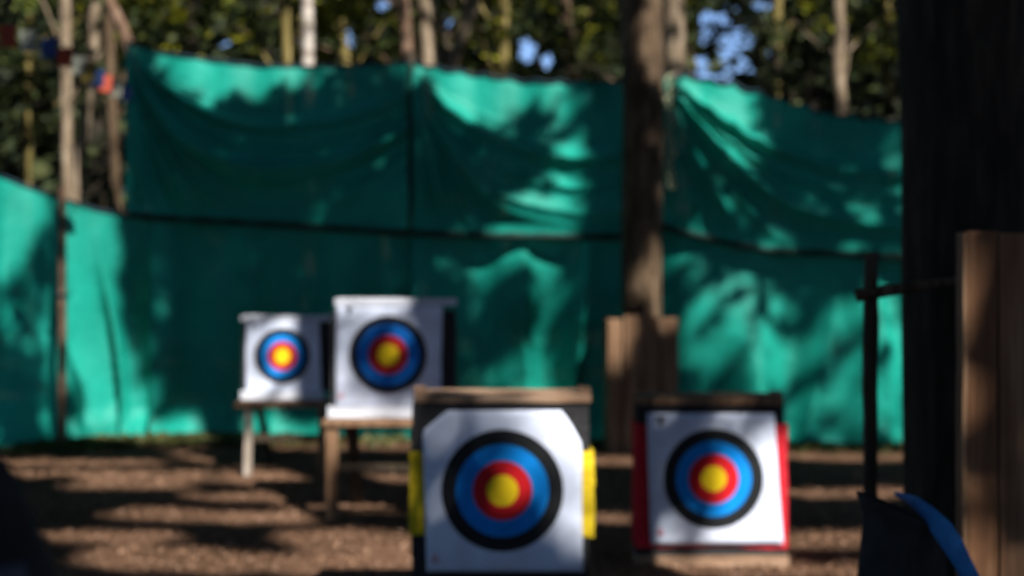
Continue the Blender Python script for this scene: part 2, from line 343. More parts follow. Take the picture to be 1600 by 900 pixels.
for (px, py, rx, ry, d) in [(420, 30, 40, 25, 16.6), (575, 25, 60, 28, 18), (560, 80, 25, 20, 18), (690, 15, 30, 15, 17), (790, 55, 40, 40, 17.2), (850, 25, 50, 28, 20), (930, 40, 40, 25, 18), (1260, 30, 40, 30, 18), (1100, 20, 20, 15, 18)]:
    ell(px, py, rx, ry, 0, .85, 'd', d)
# the wood beyond the netting: loose random dapples
jj = np.arange(NV) * RES + V0; ii = np.arange(NU) * RES + U0
top_v = (P(640, 95, 12.9) @ E2) + .25
UU, VV = np.meshgrid(ii, jj, indexing='ij')
nz = np.zeros_like(UU)
for k in range(40):
    f = rng.normal(size=2) * 2.6; nz += np.sin(UU * f[0] + VV * f[1] + rng.random() * 6.28)
nz /= math.sqrt(20)
bgm = VV > top_v
lit[bgm] = np.maximum(lit[bgm], np.clip((nz[bgm] - .3) * 1.8, 0, .9))

def sun_open(c, rad):
    """True where a leaf at c (n,3) would shade a spot the sun reaches"""
    h = rng.random(len(c)); out = np.zeros(len(c), bool)
    for du, dv in ((0, 0), (.8, 0), (-.8, 0), (0, .8), (0, -.8)):
        u, v = uv(c); u = u + du * rad; v = v + dv * rad
        i = np.clip(((u - U0) / RES).astype(int), 0, NU - 1); j = np.clip(((v - V0) / RES).astype(int), 0, NV - 1)
        out |= lit[i, j] > h
    return out

SKY_GAPS = [(1150, 82, 38, 40), (1126, 40, 24, 30), (1174, 46, 28, 18), (1188, 12, 26, 18), (1096, 100, 18, 30), (1104, 40, 16, 34), (1150, 8, 20, 9), (1200, 84, 9, 16), (1125, 122, 22, 10), (1186, 112, 16, 7), (547, 62, 13, 26), (602, 8, 18, 14), (546, 92, 9, 8), (698, 38, 15, 18), (822, 78, 18, 24), (855, 96, 14, 20),
            (1362, 140, 12, 8), (390, 45, 10, 8), (355, 70, 12, 8)]
def in_gap(c):
    px = 800 + c[:, 0] / c[:, 1] * F; py = HOR - (c[:, 2] - HC) / c[:, 1] * F
    g = np.zeros(len(c), bool); h = rng.random(len(c))
    for (x, y, a, b) in SKY_GAPS:
        q = ((px - x) / a) ** 2 + ((py - y) / b) ** 2
        g |= (q < .75 + .5 * h) & (h < .985)
    return g

cov = np.zeros((NU, NV), np.int16)
CROWNS = []
def cover(p, size):
    u, v = uv(p); h = size * .19
    for du in (-h, 0, h):
        for dv in (-h * .6, h * .6):
            i = ((u + du - U0) / RES).astype(int); j = ((v + dv - V0) / RES).astype(int)
            ok = (i >= 0) & (i < NU) & (j >= 0) & (j < NV); np.add.at(cov, (i[ok], j[ok]), 1)

def leaves(name, c, size, mt, parent=None, off=(0, 0, 0), droop=.5, kind=None):
    n = len(c); off = np.array(off)
    if n == 0: return None
    a = rng.normal(size=(n, 3)); a[:, 2] = a[:, 2] * .6 - droop * .4; a /= np.linalg.norm(a, axis=1)[:, None]
    b = rng.normal(size=(n, 3)); b -= a * np.sum(a * b, 1)[:, None]; b /= np.linalg.norm(b, axis=1)[:, None]
    nrm = np.cross(a, b)
    s = size * (.6 + .8 * rng.random(n))[:, None]
    p = c - off
    v = np.stack([p - a * s * .5, p + b * s * .28 + nrm * s * .06, p + a * s * .5 - nrm * s * .06, p - b * s * .28 + nrm * s * .06], 1).reshape(-1, 3)
    me = bpy.data.meshes.new(name)
    me.vertices.add(4 * n); me.vertices.foreach_set('co', v.ravel())
    me.loops.add(4 * n); me.loops.foreach_set('vertex_index', np.arange(4 * n))
    me.polygons.add(n); me.polygons.foreach_set('loop_start', np.arange(n) * 4); me.polygons.foreach_set('loop_total', np.full(n, 4))
    me.update(); me.validate()
    me.materials.append(mt)
    o = bpy.data.objects.new(name, me); col.objects.link(o)
    if parent: o.parent = parent
    if kind: o['kind'] = kind
    return o

def clumps(center, rad, n_clump, per, spread):
    """leaf points in clumps through an ellipsoid"""
    d = rng.normal(size=(n_clump, 3)); d /= np.linalg.norm(d, axis=1)[:, None]
    cc = np.array(center) + d * (rng.random(n_clump) ** .45)[:, None] * np.array(rad)
    p = np.repeat(cc, per, 0) + rng.normal(size=(n_clump * per, 3)) * spread * np.array([1, 1, .6])
    return p, cc

# ------------------------------------------------------------------ ground
def gz(x, y):
    return .012 * mnoise.noise(Vector((x * .9, y * .9, 3))) + .006 * mnoise.noise(Vector((x * 3, y * 3, 7)))
xs = np.concatenate([np.linspace(-300, -9, 8), np.linspace(-8, 8, 110), np.linspace(9, 300, 8)])
ys = np.concatenate([np.linspace(-300, 0, 8), np.linspace(1, 14, 100), np.linspace(15, 600, 12)])
g = MB()
g.v = [(x, y, gz(x, y) if (abs(x) < 8.1 and 0 < y < 14.1) else 0) for y in ys for x in xs]
nx = len(xs)
g.f = [(j * nx + i, j * nx + i + 1, (j + 1) * nx + i + 1, (j + 1) * nx + i) for j in range(len(ys) - 1) for i in range(nx - 1)]
tag(g.build('ground', M['ground'], smooth=True), 'bare woodland floor covered in brown wood chips', 'ground', kind='structure')
n = 60000
yy = 5.0 + 8.2 * rng.random(n); xx = (rng.random(n) - .5) * 2 * (yy * .42)
cz = np.array([gz(x, y) for x, y in zip(xx, yy)]) + .006 + .012 * rng.random(n)
c = np.stack([xx, yy, cz], 1)
ch = leaves('wood_chips', c, .021, M['chip'], droop=0)
tag(ch, 'loose brown wood chips scattered over the range floor', 'wood chips', kind='stuff')
n = 2600
px = rng.choice([rng.normal(230, 60), 0], n) * 0 + np.where(rng.random(n) < .6, rng.normal(260, 110, n), rng.uniform(-80, 1450, n))
dd = dnet(px) - .1 - .5 * rng.random(n) ** 2
c = np.stack([(px - 800) * dd / F, dd, .02 + .03 * rng.random(n)], 1)
gr = leaves('grass', c, .09, M['grass'], droop=-2)
tag(gr, 'thin green grass along the foot of the netting', 'grass', kind='stuff')

# ------------------------------------------------------------------ netting
def net(name, label, top, bot, dfun, fold, nxx=150, nyy=80, cord=True, group=None, scallop=0, hem_shade_cord=False):
    x0, x1 = top[0][0], top[-1][0]
    tp = np.array(top, float); bt = np.array(bot, float)
    pts = np.zeros((nyy + 1, nxx + 1, 3))
    for i in range(nxx + 1):
        s = i / nxx; px = x0 + (x1 - x0) * s
        ty = np.interp(px, tp[:, 0], tp[:, 1]) + scallop * abs(math.sin(s * math.pi * (x1 - x0) / 38)) ** .7
        by = np.interp(px, bt[:, 0], bt[:, 1])
        for j in range(nyy + 1):
            t = j / nyy
            d0 = dfun(px)
            p = P(px, ty + (by - ty) * t, d0)
            dx, dy = fold(s, t, px)
            p[0] += dx; p[1] -= dy
            if p[2] < .012: p[2] = .012 + .002 * (j / nyy)
            pts[j, i] = p
    root_loc = tuple(pts[nyy, nxx // 2])
    root_loc = (root_loc[0], root_loc[1], max(0, root_loc[2]))
    root = empty(name, root_loc, label, 'net', group)
    mb = MB(); mb.v = [tuple(q) for q in pts.reshape(-1, 3)]
    k = nxx + 1
    mb.f = [(j * k + i, j * k + i + 1, (j + 1) * k + i + 1, (j + 1) * k + i) for j in range(nyy) for i in range(nxx)]
    mb.build('cloth', M['net'], root, True, off=root_loc)
    if cord:
        mb = MB(); mb.tube([pts[0, i] + [0, -.012, .004] for i in range(0, nxx + 1, 2)], [.011] * len(range(0, nxx + 1, 2)), 6)
        mb.build('edge_cord', M['cord'], root, True, off=root_loc)
    if hem_shade_cord:
        mb = MB(); ids = range(0, nxx + 1, 2)
        mb.tube([pts[nyy, i] + [0, .0, .0] for i in ids], [.03 * (1 + .3 * nz3(i * .1, 1, 2)) for i in ids], 8)
        mb.build('hem_shade_cord', M['hem_shade_cord'], root, True, off=root_loc)  # dark tube stands in for the shadow along the net's lower edge
        mb = MB(); mb.tube([pts[j, nxx] + [0, .01, 0] for j in range(0, nyy + 1, 3)], [.02] * len(range(0, nyy + 1, 3)), 6)
        mb.build('side_cord', M['hem_shade_cord'], root, True, off=root_loc)
    return root, root_loc, pts

def ridge(ph): return (1 - abs(math.sin(ph))) ** 1.4
def nz3(a, b, c): return mnoise.noise(Vector((a, b, c)))
def swag(nf, amp, sd, lo=.07, p=3.6, lift=.2):
    def f(s, t, px):
        g_ = (1 - (1 - min(s * 1.02, 1)) ** p) * (1 - lift * max(0, s - .3) ** 1.6 * 1.7)
        ph = math.atan2(t * 1.15, g_ + .02)
        w_ = .35 * nz3(s * 2.2, t * 2.2, sd) + .08 * nz3(s * 6, t * 6, sd + 3)
        reach = 1 - .5 * s ** 1.3
        e = .55 + .9 * max(0, nz3(ph * 3.2, sd, 2.2) + .25)
        near = min(1, s / .1) ** 1.5 * min(1, max(0, ph - .3) / .35)
        dy = amp * e * ridge(nf * ph + 1.6 * w_ + sd) * reach * near
        dy += amp * .35 * ridge(nf * 1.9 * ph + 2 * w_ + sd * 2) * reach * near
        dy += .05 * nz3(s * 3.5, t * 2.5, sd + 9) + lo * math.sin(min(1, t) * math.pi * .58)
        dy += .02 * math.sin(px / 11.) * (1 - t) ** 3
        q_ = min(1, max(0, t - .72) / .26); dy *= 1 - .8 * q_ * q_ * (3 - 2 * q_)
        dy += .028 * math.sin(px / 13. + 2 * nz3(s * 4, t, sd)) * (1 - t) ** .8 * max(0, s - .35)
        return .03 * nz3(s * 3, t * 4, sd + 5), dy
    return f
def hang(nf, amp, sd, foot=.12, xw=.04):
    def f(s, t, px):
        w_ = nz3(s * 4, t * 1.1, sd); w2 = nz3(s * 9, t * 1.6, sd + 6)
        e = max(0, nz3(s * 3.1, t * .7, sd + 2) + .35)
        dy = amp * 2.2 * nz3(s * nf * .8 + .5 * w_, t * .9 + s, sd + 11)
        dy += amp * 1.5 * e * ridge(s * nf * 2.3 + 2.8 * w_ + .5 * t) + amp * .35 * w2
        dy += .05 * nz3(s * 3, t * 3, sd + 4)
        dy *= .3 + .7 * min(1, t * 2.2)
        dy += foot * max(0, t - .86) / .14 * (1 + .9 * w_) + .035 * math.sin(t * 34 + 5 * w_ + 3 * w2) * max(0, t - .8) / .2
        return xw * w_ * t, dy
    return f

G_NET = 'green net panels hung round the range'
net('backstop_net', 'bright green net hung as the left side wall behind the round wooden pole',
    [(-420, 160), (-200, 215), (0, 275), (60, 298), (97, 310), (150, 328), (200, 338), (240, 340)],
    [(-420, 790), (-200, 735), (0, 705), (97, 695), (240, 684)], lambda px: dnet(px), hang(12, .17, 2.2, .2), 200, 70, group=G_NET)
net('backstop_net', 'dark green lower net behind the two white easel targets',
    [(236, 330), (450, 335), (650, 340)], [(236, 686), (450, 683), (650, 682)], lambda px: dnet(px) + .03, hang(8, .085, 5.1, .12), 150, 70, group=G_NET)
net('backstop_net', 'sun dappled lower net between the easel targets and the plank clad tree',
    [(646, 335), (800, 340), (1010, 350)], [(646, 684), (800, 686), (1010, 692)], lambda px: dnet(px) + .03, hang(8, .12, 9.4, .12), 130, 70, group=G_NET)
net('backstop_net', 'lower right net behind the dark post and rail',
    [(1012, 352), (1060, 358), (1200, 385), (1440, 400), (1700, 410)], [(1012, 696), (1200, 706), (1440, 712), (1700, 716)], lambda px: dnet(px) + .03, hang(11, .14, 12.7, .12), 170, 70, group=G_NET)
net('backstop_net', 'upper left net, dark with sagging swag folds and a sunlit top edge',
    [(198, 62), (230, 75), (270, 84), (330, 93), (400, 101), (500, 103), (580, 101), (642, 96)],
    [(198, 335), (240, 340), (350, 346), (450, 352), (642, 364)], lambda px: dnet(px) - .11, swag(11, .32, 1.3, lift=.6), 170, 110, group=G_NET, scallop=2, hem_shade_cord=True)
net('backstop_net', 'upper middle net with bright folds fanning down from its top left corner',
    [(646, 95), (700, 106), (760, 115), (830, 124), (900, 126), (1008, 124)],
    [(646, 364), (760, 368), (900, 370), (1008, 370)], lambda px: dnet(px) - .11, swag(10, .30, 4.4), 150, 110, group=G_NET, scallop=5, hem_shade_cord=True)
rt, rl, rp = net('backstop_net', 'upper right net laced beside the tree trunk, its scalloped top sloping down to the right',
    [(1030, 113), (1080, 116), (1150, 130), (1220, 152), (1300, 174), (1405, 186), (1480, 192), (1600, 200)],
    [(1030, 352), (1060, 360), (1120, 376), (1200, 391), (1410, 402), (1600, 410)], lambda px: dnet(px) - .11, swag(11, .27, 7.7), 190, 110, group=G_NET, scallop=7, hem_shade_cord=True)
for k in range(11):
    q = P(1047 + 3 * math.sin(k * 2.1), 124 + k * 16.5, dnet(1047) - .30)
    mb = MB(); t_ = np.linspace(0, 6.283, 9)
    mb.tube([q + np.array([.028 * math.cos(a), -.02 * abs(math.cos(a)), .035 * math.sin(a)]) for a in t_], [.011] * 9, 6)
    mb.build('lacing', M['eyelet'], rt, True, off=rl)

# wooden poles that carry the netting
def pole(px, y0, y1, d, r, mt, label, lean=0, name='wooden_pole', cat='pole'):
    b = P(px, HOR + HC * F / d, d); b[2] = 0
    root = empty(name, tuple(b), label, cat)
    zt = HC - (y0 - HOR) * d / F
    k = 9; pts = [(lean * t / k + .012 * nz3(t, px, 1), .01 * nz3(t, px, 5), zt * t / k) for t in range(k + 1)]
    MB().tube(pts, [r * (1.08 - .2 * t / k) for t in range(k + 1)], 10, .15, px).build('shaft', mt, root, True)
    return root
pr = pole(97, 290, 690, 12.3, .037, M['bark_red'], 'thin round wooden pole in front of the left net wall')
MB().tube([(-.045, -.05, 1.33), (.045, -.05, 1.32), (.05, .04, 1.33)], [.012] * 3, 6).build('tie', M['cord'], pr, True)
pole(643, 80, 690, 12.98, .045, M['wood_dark'], 'dark wooden pole between the upper left and upper middle nets')
pole(1425, 165, 700, 12.5, .05, M['wood_dark'], 'dark wooden pole behind the right end of the nets')

# ------------------------------------------------------------------ trees
def crown(root, off, center, rad, ncl, per, spread, size, mt, name='crown', carve=True, gap=True, keep=None):
    p, cc = clumps(center, rad, ncl, per, spread)
    ok = np.ones(len(p), bool)
    # stay out of the clearing the camera looks through
    px = 800 + p[:, 0] / np.maximum(p[:, 1], .3) * F; py = HOR - (p[:, 2] - HC) / np.maximum(p[:, 1], .3) * F
    inview = (p[:, 1] > .3) & (px > -120) & (px < 1720) & (py > -110)
    ok &= ~(inview & (p[:, 1] < 13.7))
    ok &= p[:, 2] > .15
    if carve: ok &= ~sun_open(p, size * .28)  # leaves cut away wherever a sun patch is planned
    if gap: ok &= ~((p[:, 1] > 13.7) & in_gap(np.where(p[:, 1:2] > 1, p, [[0, 1, 50]])))
    o = leaves(name, p[ok], size, mt, root, off)
    if center[2] > 6: cover(p[ok], size); CROWNS.append((root, np.array(off), np.array(center), np.array(rad), mt))
    return cc

def limbs(mb, base, tips, r):
    for tcur in tips:
        a = np.array(base); b = np.array(tcur); m = (a + b) / 2 + rng.normal(size=3) * .15 + np.array([0, 0, .2])
        mb.tube([a, (a + m) / 2, m, (m + b) / 2 + rng.normal(size=3) * .05, b], [r, r * .8, r * .6, r * .45, r * .2], 6)

def tree(name, label, base, path, radii, mt, crowns, group=None, seg=14, nlimb=7, wob=.18):
    """path: local points of the trunk; crowns: list of (centre, radii, clumps, per, spread, size, material)"""
    root = empty(name, tuple(base), label, 'tree', group)
    tr = MB(); tr.tube(path, radii, seg, wob, base[0] * 3.1)
    base = np.array(base)
    for q in crowns:
        cc = crown(root, base, *q)
        pick = cc[rng.choice(len(cc), min(nlimb, len(cc)), replace=False)] - base
        for tip in pick:
            zf = np.clip(tip[2] * .8, path[1][2], path[-1][2])
            bx = np.interp(zf, [p[2] for p in path], [p[0] for p in path]); by = np.interp(zf, [p[2] for p in path], [p[1] for p in path])
            # limbs never cross the view between camera and netting
            wtip = tip + base
            if .3 < wtip[1] < 13.5 and abs(wtip[0] / wtip[1]) < .42 and (wtip[2] - HC) / wtip[1] < .22: continue
            limbs(tr, (bx, by, zf), [tip], np.interp(zf, [p[2] for p in path], radii) * .28)
    tr.build('trunk', mt, root, True)
    return root

def trunk_px(pts, d, wpx, taper=.75, top=9.0):
    """trunk through photo pixels at distance d, grown on to the ground and up"""
    q = [P(x, y, d) for x, y in pts]             # given from low to high
    lo, hi = q[0], q[-1]
    sl = (q[1] - q[0]) / max(q[1][2] - q[0][2], .1)
    base = lo - np.clip(sl, -.25, .25) * lo[2]; base[2] = 0; base[1] = d
    su = (q[-1] - q[-2]) / max(q[-1][2] - q[-2][2], .1)
    su = np.clip(su, -.25, .25); su[2] = 1
    up = [hi + su * h for h in (.8, 2.0, 3.5, top - hi[2]) if hi[2] + h <= top + .1]
    allp = [base, base * .5 + lo * .5] + q + up
    r0 = wpx * d / F / 2
    rad = []
    for i, p in enumerate(allp):
        z = p[2]; rad.append(r0 * (1.5 if i == 0 else 1.0) * (1 - .06 * max(0, z - 4)))
    rad = [max(r, .03) for r in rad]
    loc = [tuple(p - base) for p in allp]
    return base, loc, rad

LD, LM, LL = M['leaf_dark'], M['leaf_mid'], M['leaf_lime']
# the two trees inside the range
b, pth, rad = trunk_px([(1003, 500), (1004, 350), (1003, 150), (1001, 0)], 12.15, 64)
rad = [r * k for r, k in zip(rad, [1.0, 1.05] + [1.0] * 12)]
tree('pine_tree', 'straight brown tree trunk in front of the net with planks round its foot', b, pth, rad, M['bark_brown'],
     [((b[0] + .5, b[1] - .5, 8.3), (4.0, 4.0, 2.2), 330, 26, .28, .26, LM)], seg=22)
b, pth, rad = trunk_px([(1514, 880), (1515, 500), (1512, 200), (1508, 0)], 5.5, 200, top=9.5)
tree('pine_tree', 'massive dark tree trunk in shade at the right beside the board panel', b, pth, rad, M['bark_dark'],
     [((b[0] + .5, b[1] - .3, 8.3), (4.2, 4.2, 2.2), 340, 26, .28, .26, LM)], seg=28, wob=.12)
# trees beyond the netting (label, pixels low to high, distance, width, bark)
bt = [
 ('slender_tree', 'forked pale grey trunk above the left net wall', [(106, 330), (104, 160), (102, 0)], 15, 18, 'bark_grey', .5),
 ('slender_tree', 'thin pale stem leaning right close beside the forked grey trunk', [(118, 320), (127, 240), (143, 130), (150, 0)], 15.2, 17, 'bark_grey', .3),
 ('slender_tree', 'dim brown trunk left of the upper left net corner', [(183, 330), (177, 200), (172, 90), (170, 0)], 14.2, 16, 'bark_brown', .3),
 ('slender_tree', 'thin dull trunk at the far left edge of the wood', [(42, 300), (42, 150), (45, 0)], 17, 16, 'bark_moss', .6),
 ('slender_tree', 'yellowish mossy trunk just left of the white birch', [(452, 110), (450, 50), (446, 0)], 15.5, 20, 'bark_moss', .6),
 ('birch_tree', 'straight white birch trunk above the upper left net', [(481, 110), (481, 50), (480, 0)], 15.2, 20, 'bark_birch', .5),
 ('slender_tree', 'leaning mossy green trunk right of the white birch', [(541, 100), (533, 60), (526, 0)], 17, 15, 'bark_moss', .7),
 ('slender_tree', 'brown trunk directly above the seam between the upper nets', [(637, 100), (634, 50), (630, 0)], 14.8, 20, 'bark_red', .4),
 ('slender_tree', 'pale grey brown trunk above the upper middle net', [(668, 110), (666, 50), (663, 0)], 15, 22, 'bark_grey', .5),
 ('slender_tree', 'pale trunk leaning strongly to the right above the upper middle net', [(704, 110), (717, 70), (732, 30), (742, 0)], 15.3, 18, 'bark_grey', .5),
 ('slender_tree', 'thin yellow mossy trunk above the middle of the upper middle net', [(787, 120), (787, 60), (788, 0)], 16, 17, 'bark_moss', .6),
 ('slender_tree', 'short dull trunk seen low between dark leaves left of the plank clad tree', [(891, 130), (890, 80), (886, 20)], 19, 14, 'bark_brown', .8),
 ('slender_tree', 'thick grey trunk close behind the plank clad tree', [(1056, 130), (1054, 60), (1052, 0)], 14.6, 33, 'bark_grey', .3),
 ('slender_tree', 'thin mossy trunk at the right of the large sky gap', [(1212, 160), (1213, 80), (1216, 0)], 17, 14, 'bark_moss', .6),
 ('birch_tree', 'crooked yellowish birch trunk above the upper right net', [(1316, 180), (1309, 110), (1312, 50), (1310, 0)], 15.5, 18, 'bark_grey', .5),
 ('slender_tree', 'thin pale trunk close to the massive dark trunk', [(1391, 190), (1390, 110), (1386, 0)], 18, 13, 'bark_moss', .6),
]
px_gap = lambda i: i == 13
G_BT = 'trees standing beyond the netting'
for i, (nm, lb, pts, d, wp, bk, lim) in enumerate(bt):
    b, pth, rad = trunk_px(pts, d, wp, top=9 + (i % 3))
    cx = b[0] + pth[-2][0]
    crowns = [((cx, d + .6, 8.4 + .5 * (i % 3)), (1.9, 1.9, 2.0), 60, 22, .25, .24, LM)]
    if i not in (13,):
        crowns.append(((b[0] + rng.normal() * .5, d + 1.4, 4.4), (1.5, 1.1, 1.5), 26, 24, .16, .13, LM))
    if lim > .45: crowns.append(((b[0] + rng.normal() * .4, d + .7, 4.6 + .06 * d - .9), (1.4, .7, 1.0), 26, 22, .13, .13, LL))
    rt_ = tree(nm, lb, b, pth, rad, M[bk], crowns, G_BT, 10, 1 if bk == 'bark_birch' else 3)
    if px_gap(i):
        bw = np.array(b); dg = d - .3; sprays = []
        for pp, r0 in (([(1213, 120), (1206, 62), (1184, 40), (1150, 34), (1124, 52), (1106, 88)], .06), ([(1214, 60), (1196, 72), (1180, 88), (1160, 118)], .035), ([(1184, 40), (1168, 20), (1140, -10)], .035)):
            q = [P(x, y, dg + .2 * k) - bw for k, (x, y) in enumerate(pp)]
            o = MB().tube(q, [r0 * (1 - .11 * k) for k in range(len(q))], 7, .2, i).build('branch', M['bark_dark'], rt_, True)
            sprays.append(np.concatenate([np.repeat(np.array([a_ + bw]), 40, 0) + rng.normal(size=(40, 3)) * .12 for a_ in q]))
        leaves('crown', np.concatenate(sprays), .11, LD, rt_, bw)
# leaning branch tree over the top left corner
b, pth, rad = trunk_px([(200, 70), (190, 40), (172, 5), (160, -40)], 13.2, 19, top=6)
tree('slender_tree', 'reddish stem leaning left where the upper left net is tied', b, pth, rad, M['bark_red'],
     [((b[0], 14.6, 7.5), (1.2, .8, 1.5), 30, 20, .25, .24, LM)], G_BT, 10, 4)
# dense evergreens that close the wood behind
eg = [(-40, 17, 'dense dark evergreen at the far left behind the bunting'), (150, 19, 'dense dark evergreen behind the forked grey trunk'), (300, 17.5, 'dark evergreen rising over the sunlit edge of the upper left net'),
      (420, 21, 'dark evergreen left of the white birch, farther back'), (575, 21, 'dark evergreen right of the leaning mossy trunk'), (690, 23, 'dark evergreen behind the strongly leaning trunk'),
      (760, 19.5, 'dark evergreen behind the thin yellow mossy trunk'), (890, 21, 'dark evergreen left of the plank clad tree'), (1010, 22, 'dark evergreen hidden mostly by the plank clad tree'),
      (1265, 18, 'dark evergreen right of the large sky gap'), (1390, 20, 'dark evergreen beside the massive dark trunk'), (1560, 17, 'dark evergreen behind the massive dark trunk'), (1150, 25, 'low dark evergreen under the large sky gap')]
for i, (px, d, lb) in enumerate(eg):
    x = (px - 800) * d / F; h = 8.5 if px != 1150 else 3.6
    root_b = np.array([x, d, 0])
    pth = [(0, 0, 0), (.03, 0, h * .3), (-.02, 0, h * .6), (0, 0, h)]
    tree('evergreen_tree', lb, root_b, pth, [.16, .13, .09, .03], M['bark_dark'],
         [((x, d, h * .36), (1.45, 1.2, h * .33), 90, 34, .2, .17, LD), ((x, d, h * .78), (1.0, 1.0, h * .26), 40, 26, .22, .2, LD)], 'evergreens beyond the netting', 8, 9)
# far wood, one mass
n = 95000
a = rng.uniform(-.62, .62, n); dd = 28 + 14 * rng.random(n); zz = (rng.random(n) ** .8) * 12 * (.78 + .22 * np.sin(a * 31) * np.sin(a * 13 + 1))
c = np.stack([a * dd, dd, zz], 1); c = c[~in_gap(c)]
fw = leaves('far_wood', c, .5, LD); tag(fw, 'dark far wood closing the view behind all the trees', 'wood', kind='stuff')
# trees added outside the frame to shade the clearing, crowns carved for sun patches
off_l = 'tall leafy tree added outside the frame, its crown shaped to dapple the range'
for (x, y, cx, cy) in [(6.2, 3.5, 5.6, 3.0), (9.5, 8.5, 7.5, 8.0), (8.8, 15, 7.0, 14), (2.6, -2.5, 2.4, -1.5), (7.5, -4, 6.5, -3.5), (-1.8, -1.0, -1.0, 1.2), (-6.6, 6.5, -5.0, 6.5), (-1.5, -7, -1.0, -6.5), (12, 2, 11, 2), (3, -9, 3, -8), (4.6, .2, 4.4, .6), (.6, -3.5, .6, -2.2), (-7.5, -1, -7, -1), (-8, 14, -7, 13.5)]:
    pth = [(0, 0, 0), (.05, .02, 2), ((cx - x) * .4, (cy - y) * .4, 5), (cx - x, cy - y, 8.5)]
    tree('shade_tree', off_l, (x, y, 0), pth, [.26, .2, .16, .06], M['bark_brown'],
         [((cx, cy, 8.3), (3.6, 3.6, 2.3), 280, 26, .28, .26, LM)], 'trees added to shade the clearing', 12, 8)

# thicken the crowns wherever they would let through sun that the range does not get
foot = np.zeros((NU, NV), bool)
def mark(pts):
    u, v = uv(pts); foot[((u - U0) / RES).astype(int), ((v - V0) / RES).astype(int)] = True
gy, gk = np.meshgrid(np.arange(3.5, 13.2, .03), np.arange(-.5, .5, .002), indexing='ij')
mark(np.stack([gy * gk, gy, gy * 0], -1).reshape(-1, 3))
gp, gq = np.meshgrid(np.arange(-150, 1700, 2.), np.arange(40, 720, 2.), indexing='ij'); dd = dnet(gp)
mark(np.stack([(gp - 800) * dd / F, dd, HC - (gq - HOR) * dd / F], -1).reshape(-1, 3))
gp, gq = np.meshgrid(np.arange(940, 1075, 2.), np.arange(-60, 710, 2.), indexing='ij')
for dd in (11.9, 12.1): mark(np.stack([(gp - 800) * dd / F, gp * 0 + dd, HC - (gq - HOR) * dd / F], -1).reshape(-1, 3))
for dd in (1.2, 4.2, 4.6, 5.3, 6.3, 7.6, 9, 10.8):
    for q0, q1, r0 in ((-100, 120, 640), (370, 720, 450), (630, 1240, 600), (1330, 1680, -60)):
        if dd == 1.2 and q0 > 0: continue
        if dd in (4.2, 4.6, 5.3) and q0 < 1300: continue
        gp, gq = np.meshgrid(np.arange(q0, q1, 4.), np.arange(r0, 1000, 4.), indexing='ij')
        mark(np.stack([(gp - 800) * dd / F, gp * 0 + dd, HC - (gq - HOR) * dd / F], -1).reshape(-1, 3))
fill = {}
for it in range(10):
    I, J = np.where(foot & (cov < 2) & (lit < .5))
    if len(I) == 0: break
    pick = rng.random(len(I)) < .13; I, J = I[pick], J[pick]
    U, V = U0 + (I + .5) * RES, V0 + (J + .5) * RES
    done = np.zeros(len(I), bool)
    for ci in rng.permutation(len(CROWNS)):
        root, off, cen, rad, mt = CROWNS[ci]
        # where the ray through (U, V) along the sun meets the crown's ellipsoid
        o = E1 * U[:, None] + E2 * V[:, None]
        oo, ss = (o - cen) / rad, S / rad
        A = ss @ ss; B = oo @ ss; Cc = np.sum(oo * oo, 1) - 1.0; disc = B * B - A * Cc
        ok = (disc > 0) & ~done
        if not ok.any(): continue
        sq = np.sqrt(disc[ok]); t0, t1 = (-B[ok] - sq) / A, (-B[ok] + sq) / A
        p = o[ok] + S * (t0 + (t1 - t0) * rng.random(len(t0)))[:, None]
        px = 800 + p[:, 0] / np.maximum(p[:, 1], .3) * F; py = HOR - (p[:, 2] - HC) / np.maximum(p[:, 1], .3) * F
        vis = (p[:, 1] > .3) & (px > -120) & (px < 1720) & (py > -110)
        good = ~vis & ~sun_open(p, .09)
        ids = np.where(ok)[0]; done[ids[good]] = True
        if good.any(): fill.setdefault(ci, []).append(p[good]); cover(p[good], .3)
    print('fill', it, len(I), int(done.sum()))
for ci, ps in fill.items():
    root, off, cen, rad, mt = CROWNS[ci]
    leaves('crown', np.concatenate(ps), .3, mt, root, off)
for i, (x, y) in enumerate([(-9, -3), (-5, -11), (1, -14), (7, -13), (12, -8), (14, -1), (14, 6), (13, 12), (-10, 4), (-9, 9), (5.2, -7), (-3.5, -6)]):  # evergreens added out of view to hold back sky light
    tree('screen_evergreen', 'dense evergreen added outside the frame to darken the clearing', (x, y, 0), [(0, 0, 0), (.03, 0, 3), (-.02, 0, 6), (0, 0, 9)], [.2, .16, .11, .03], M['bark_dark'],
         [((x, y, 3.2), (2.3, 2.3, 2.9), 130, 26, .3, .3, LD), ((x, y, 7.3), (1.6, 1.6, 2.2), 70, 24, .3, .3, LD)], 'evergreens added to darken the clearing', 8, 5)
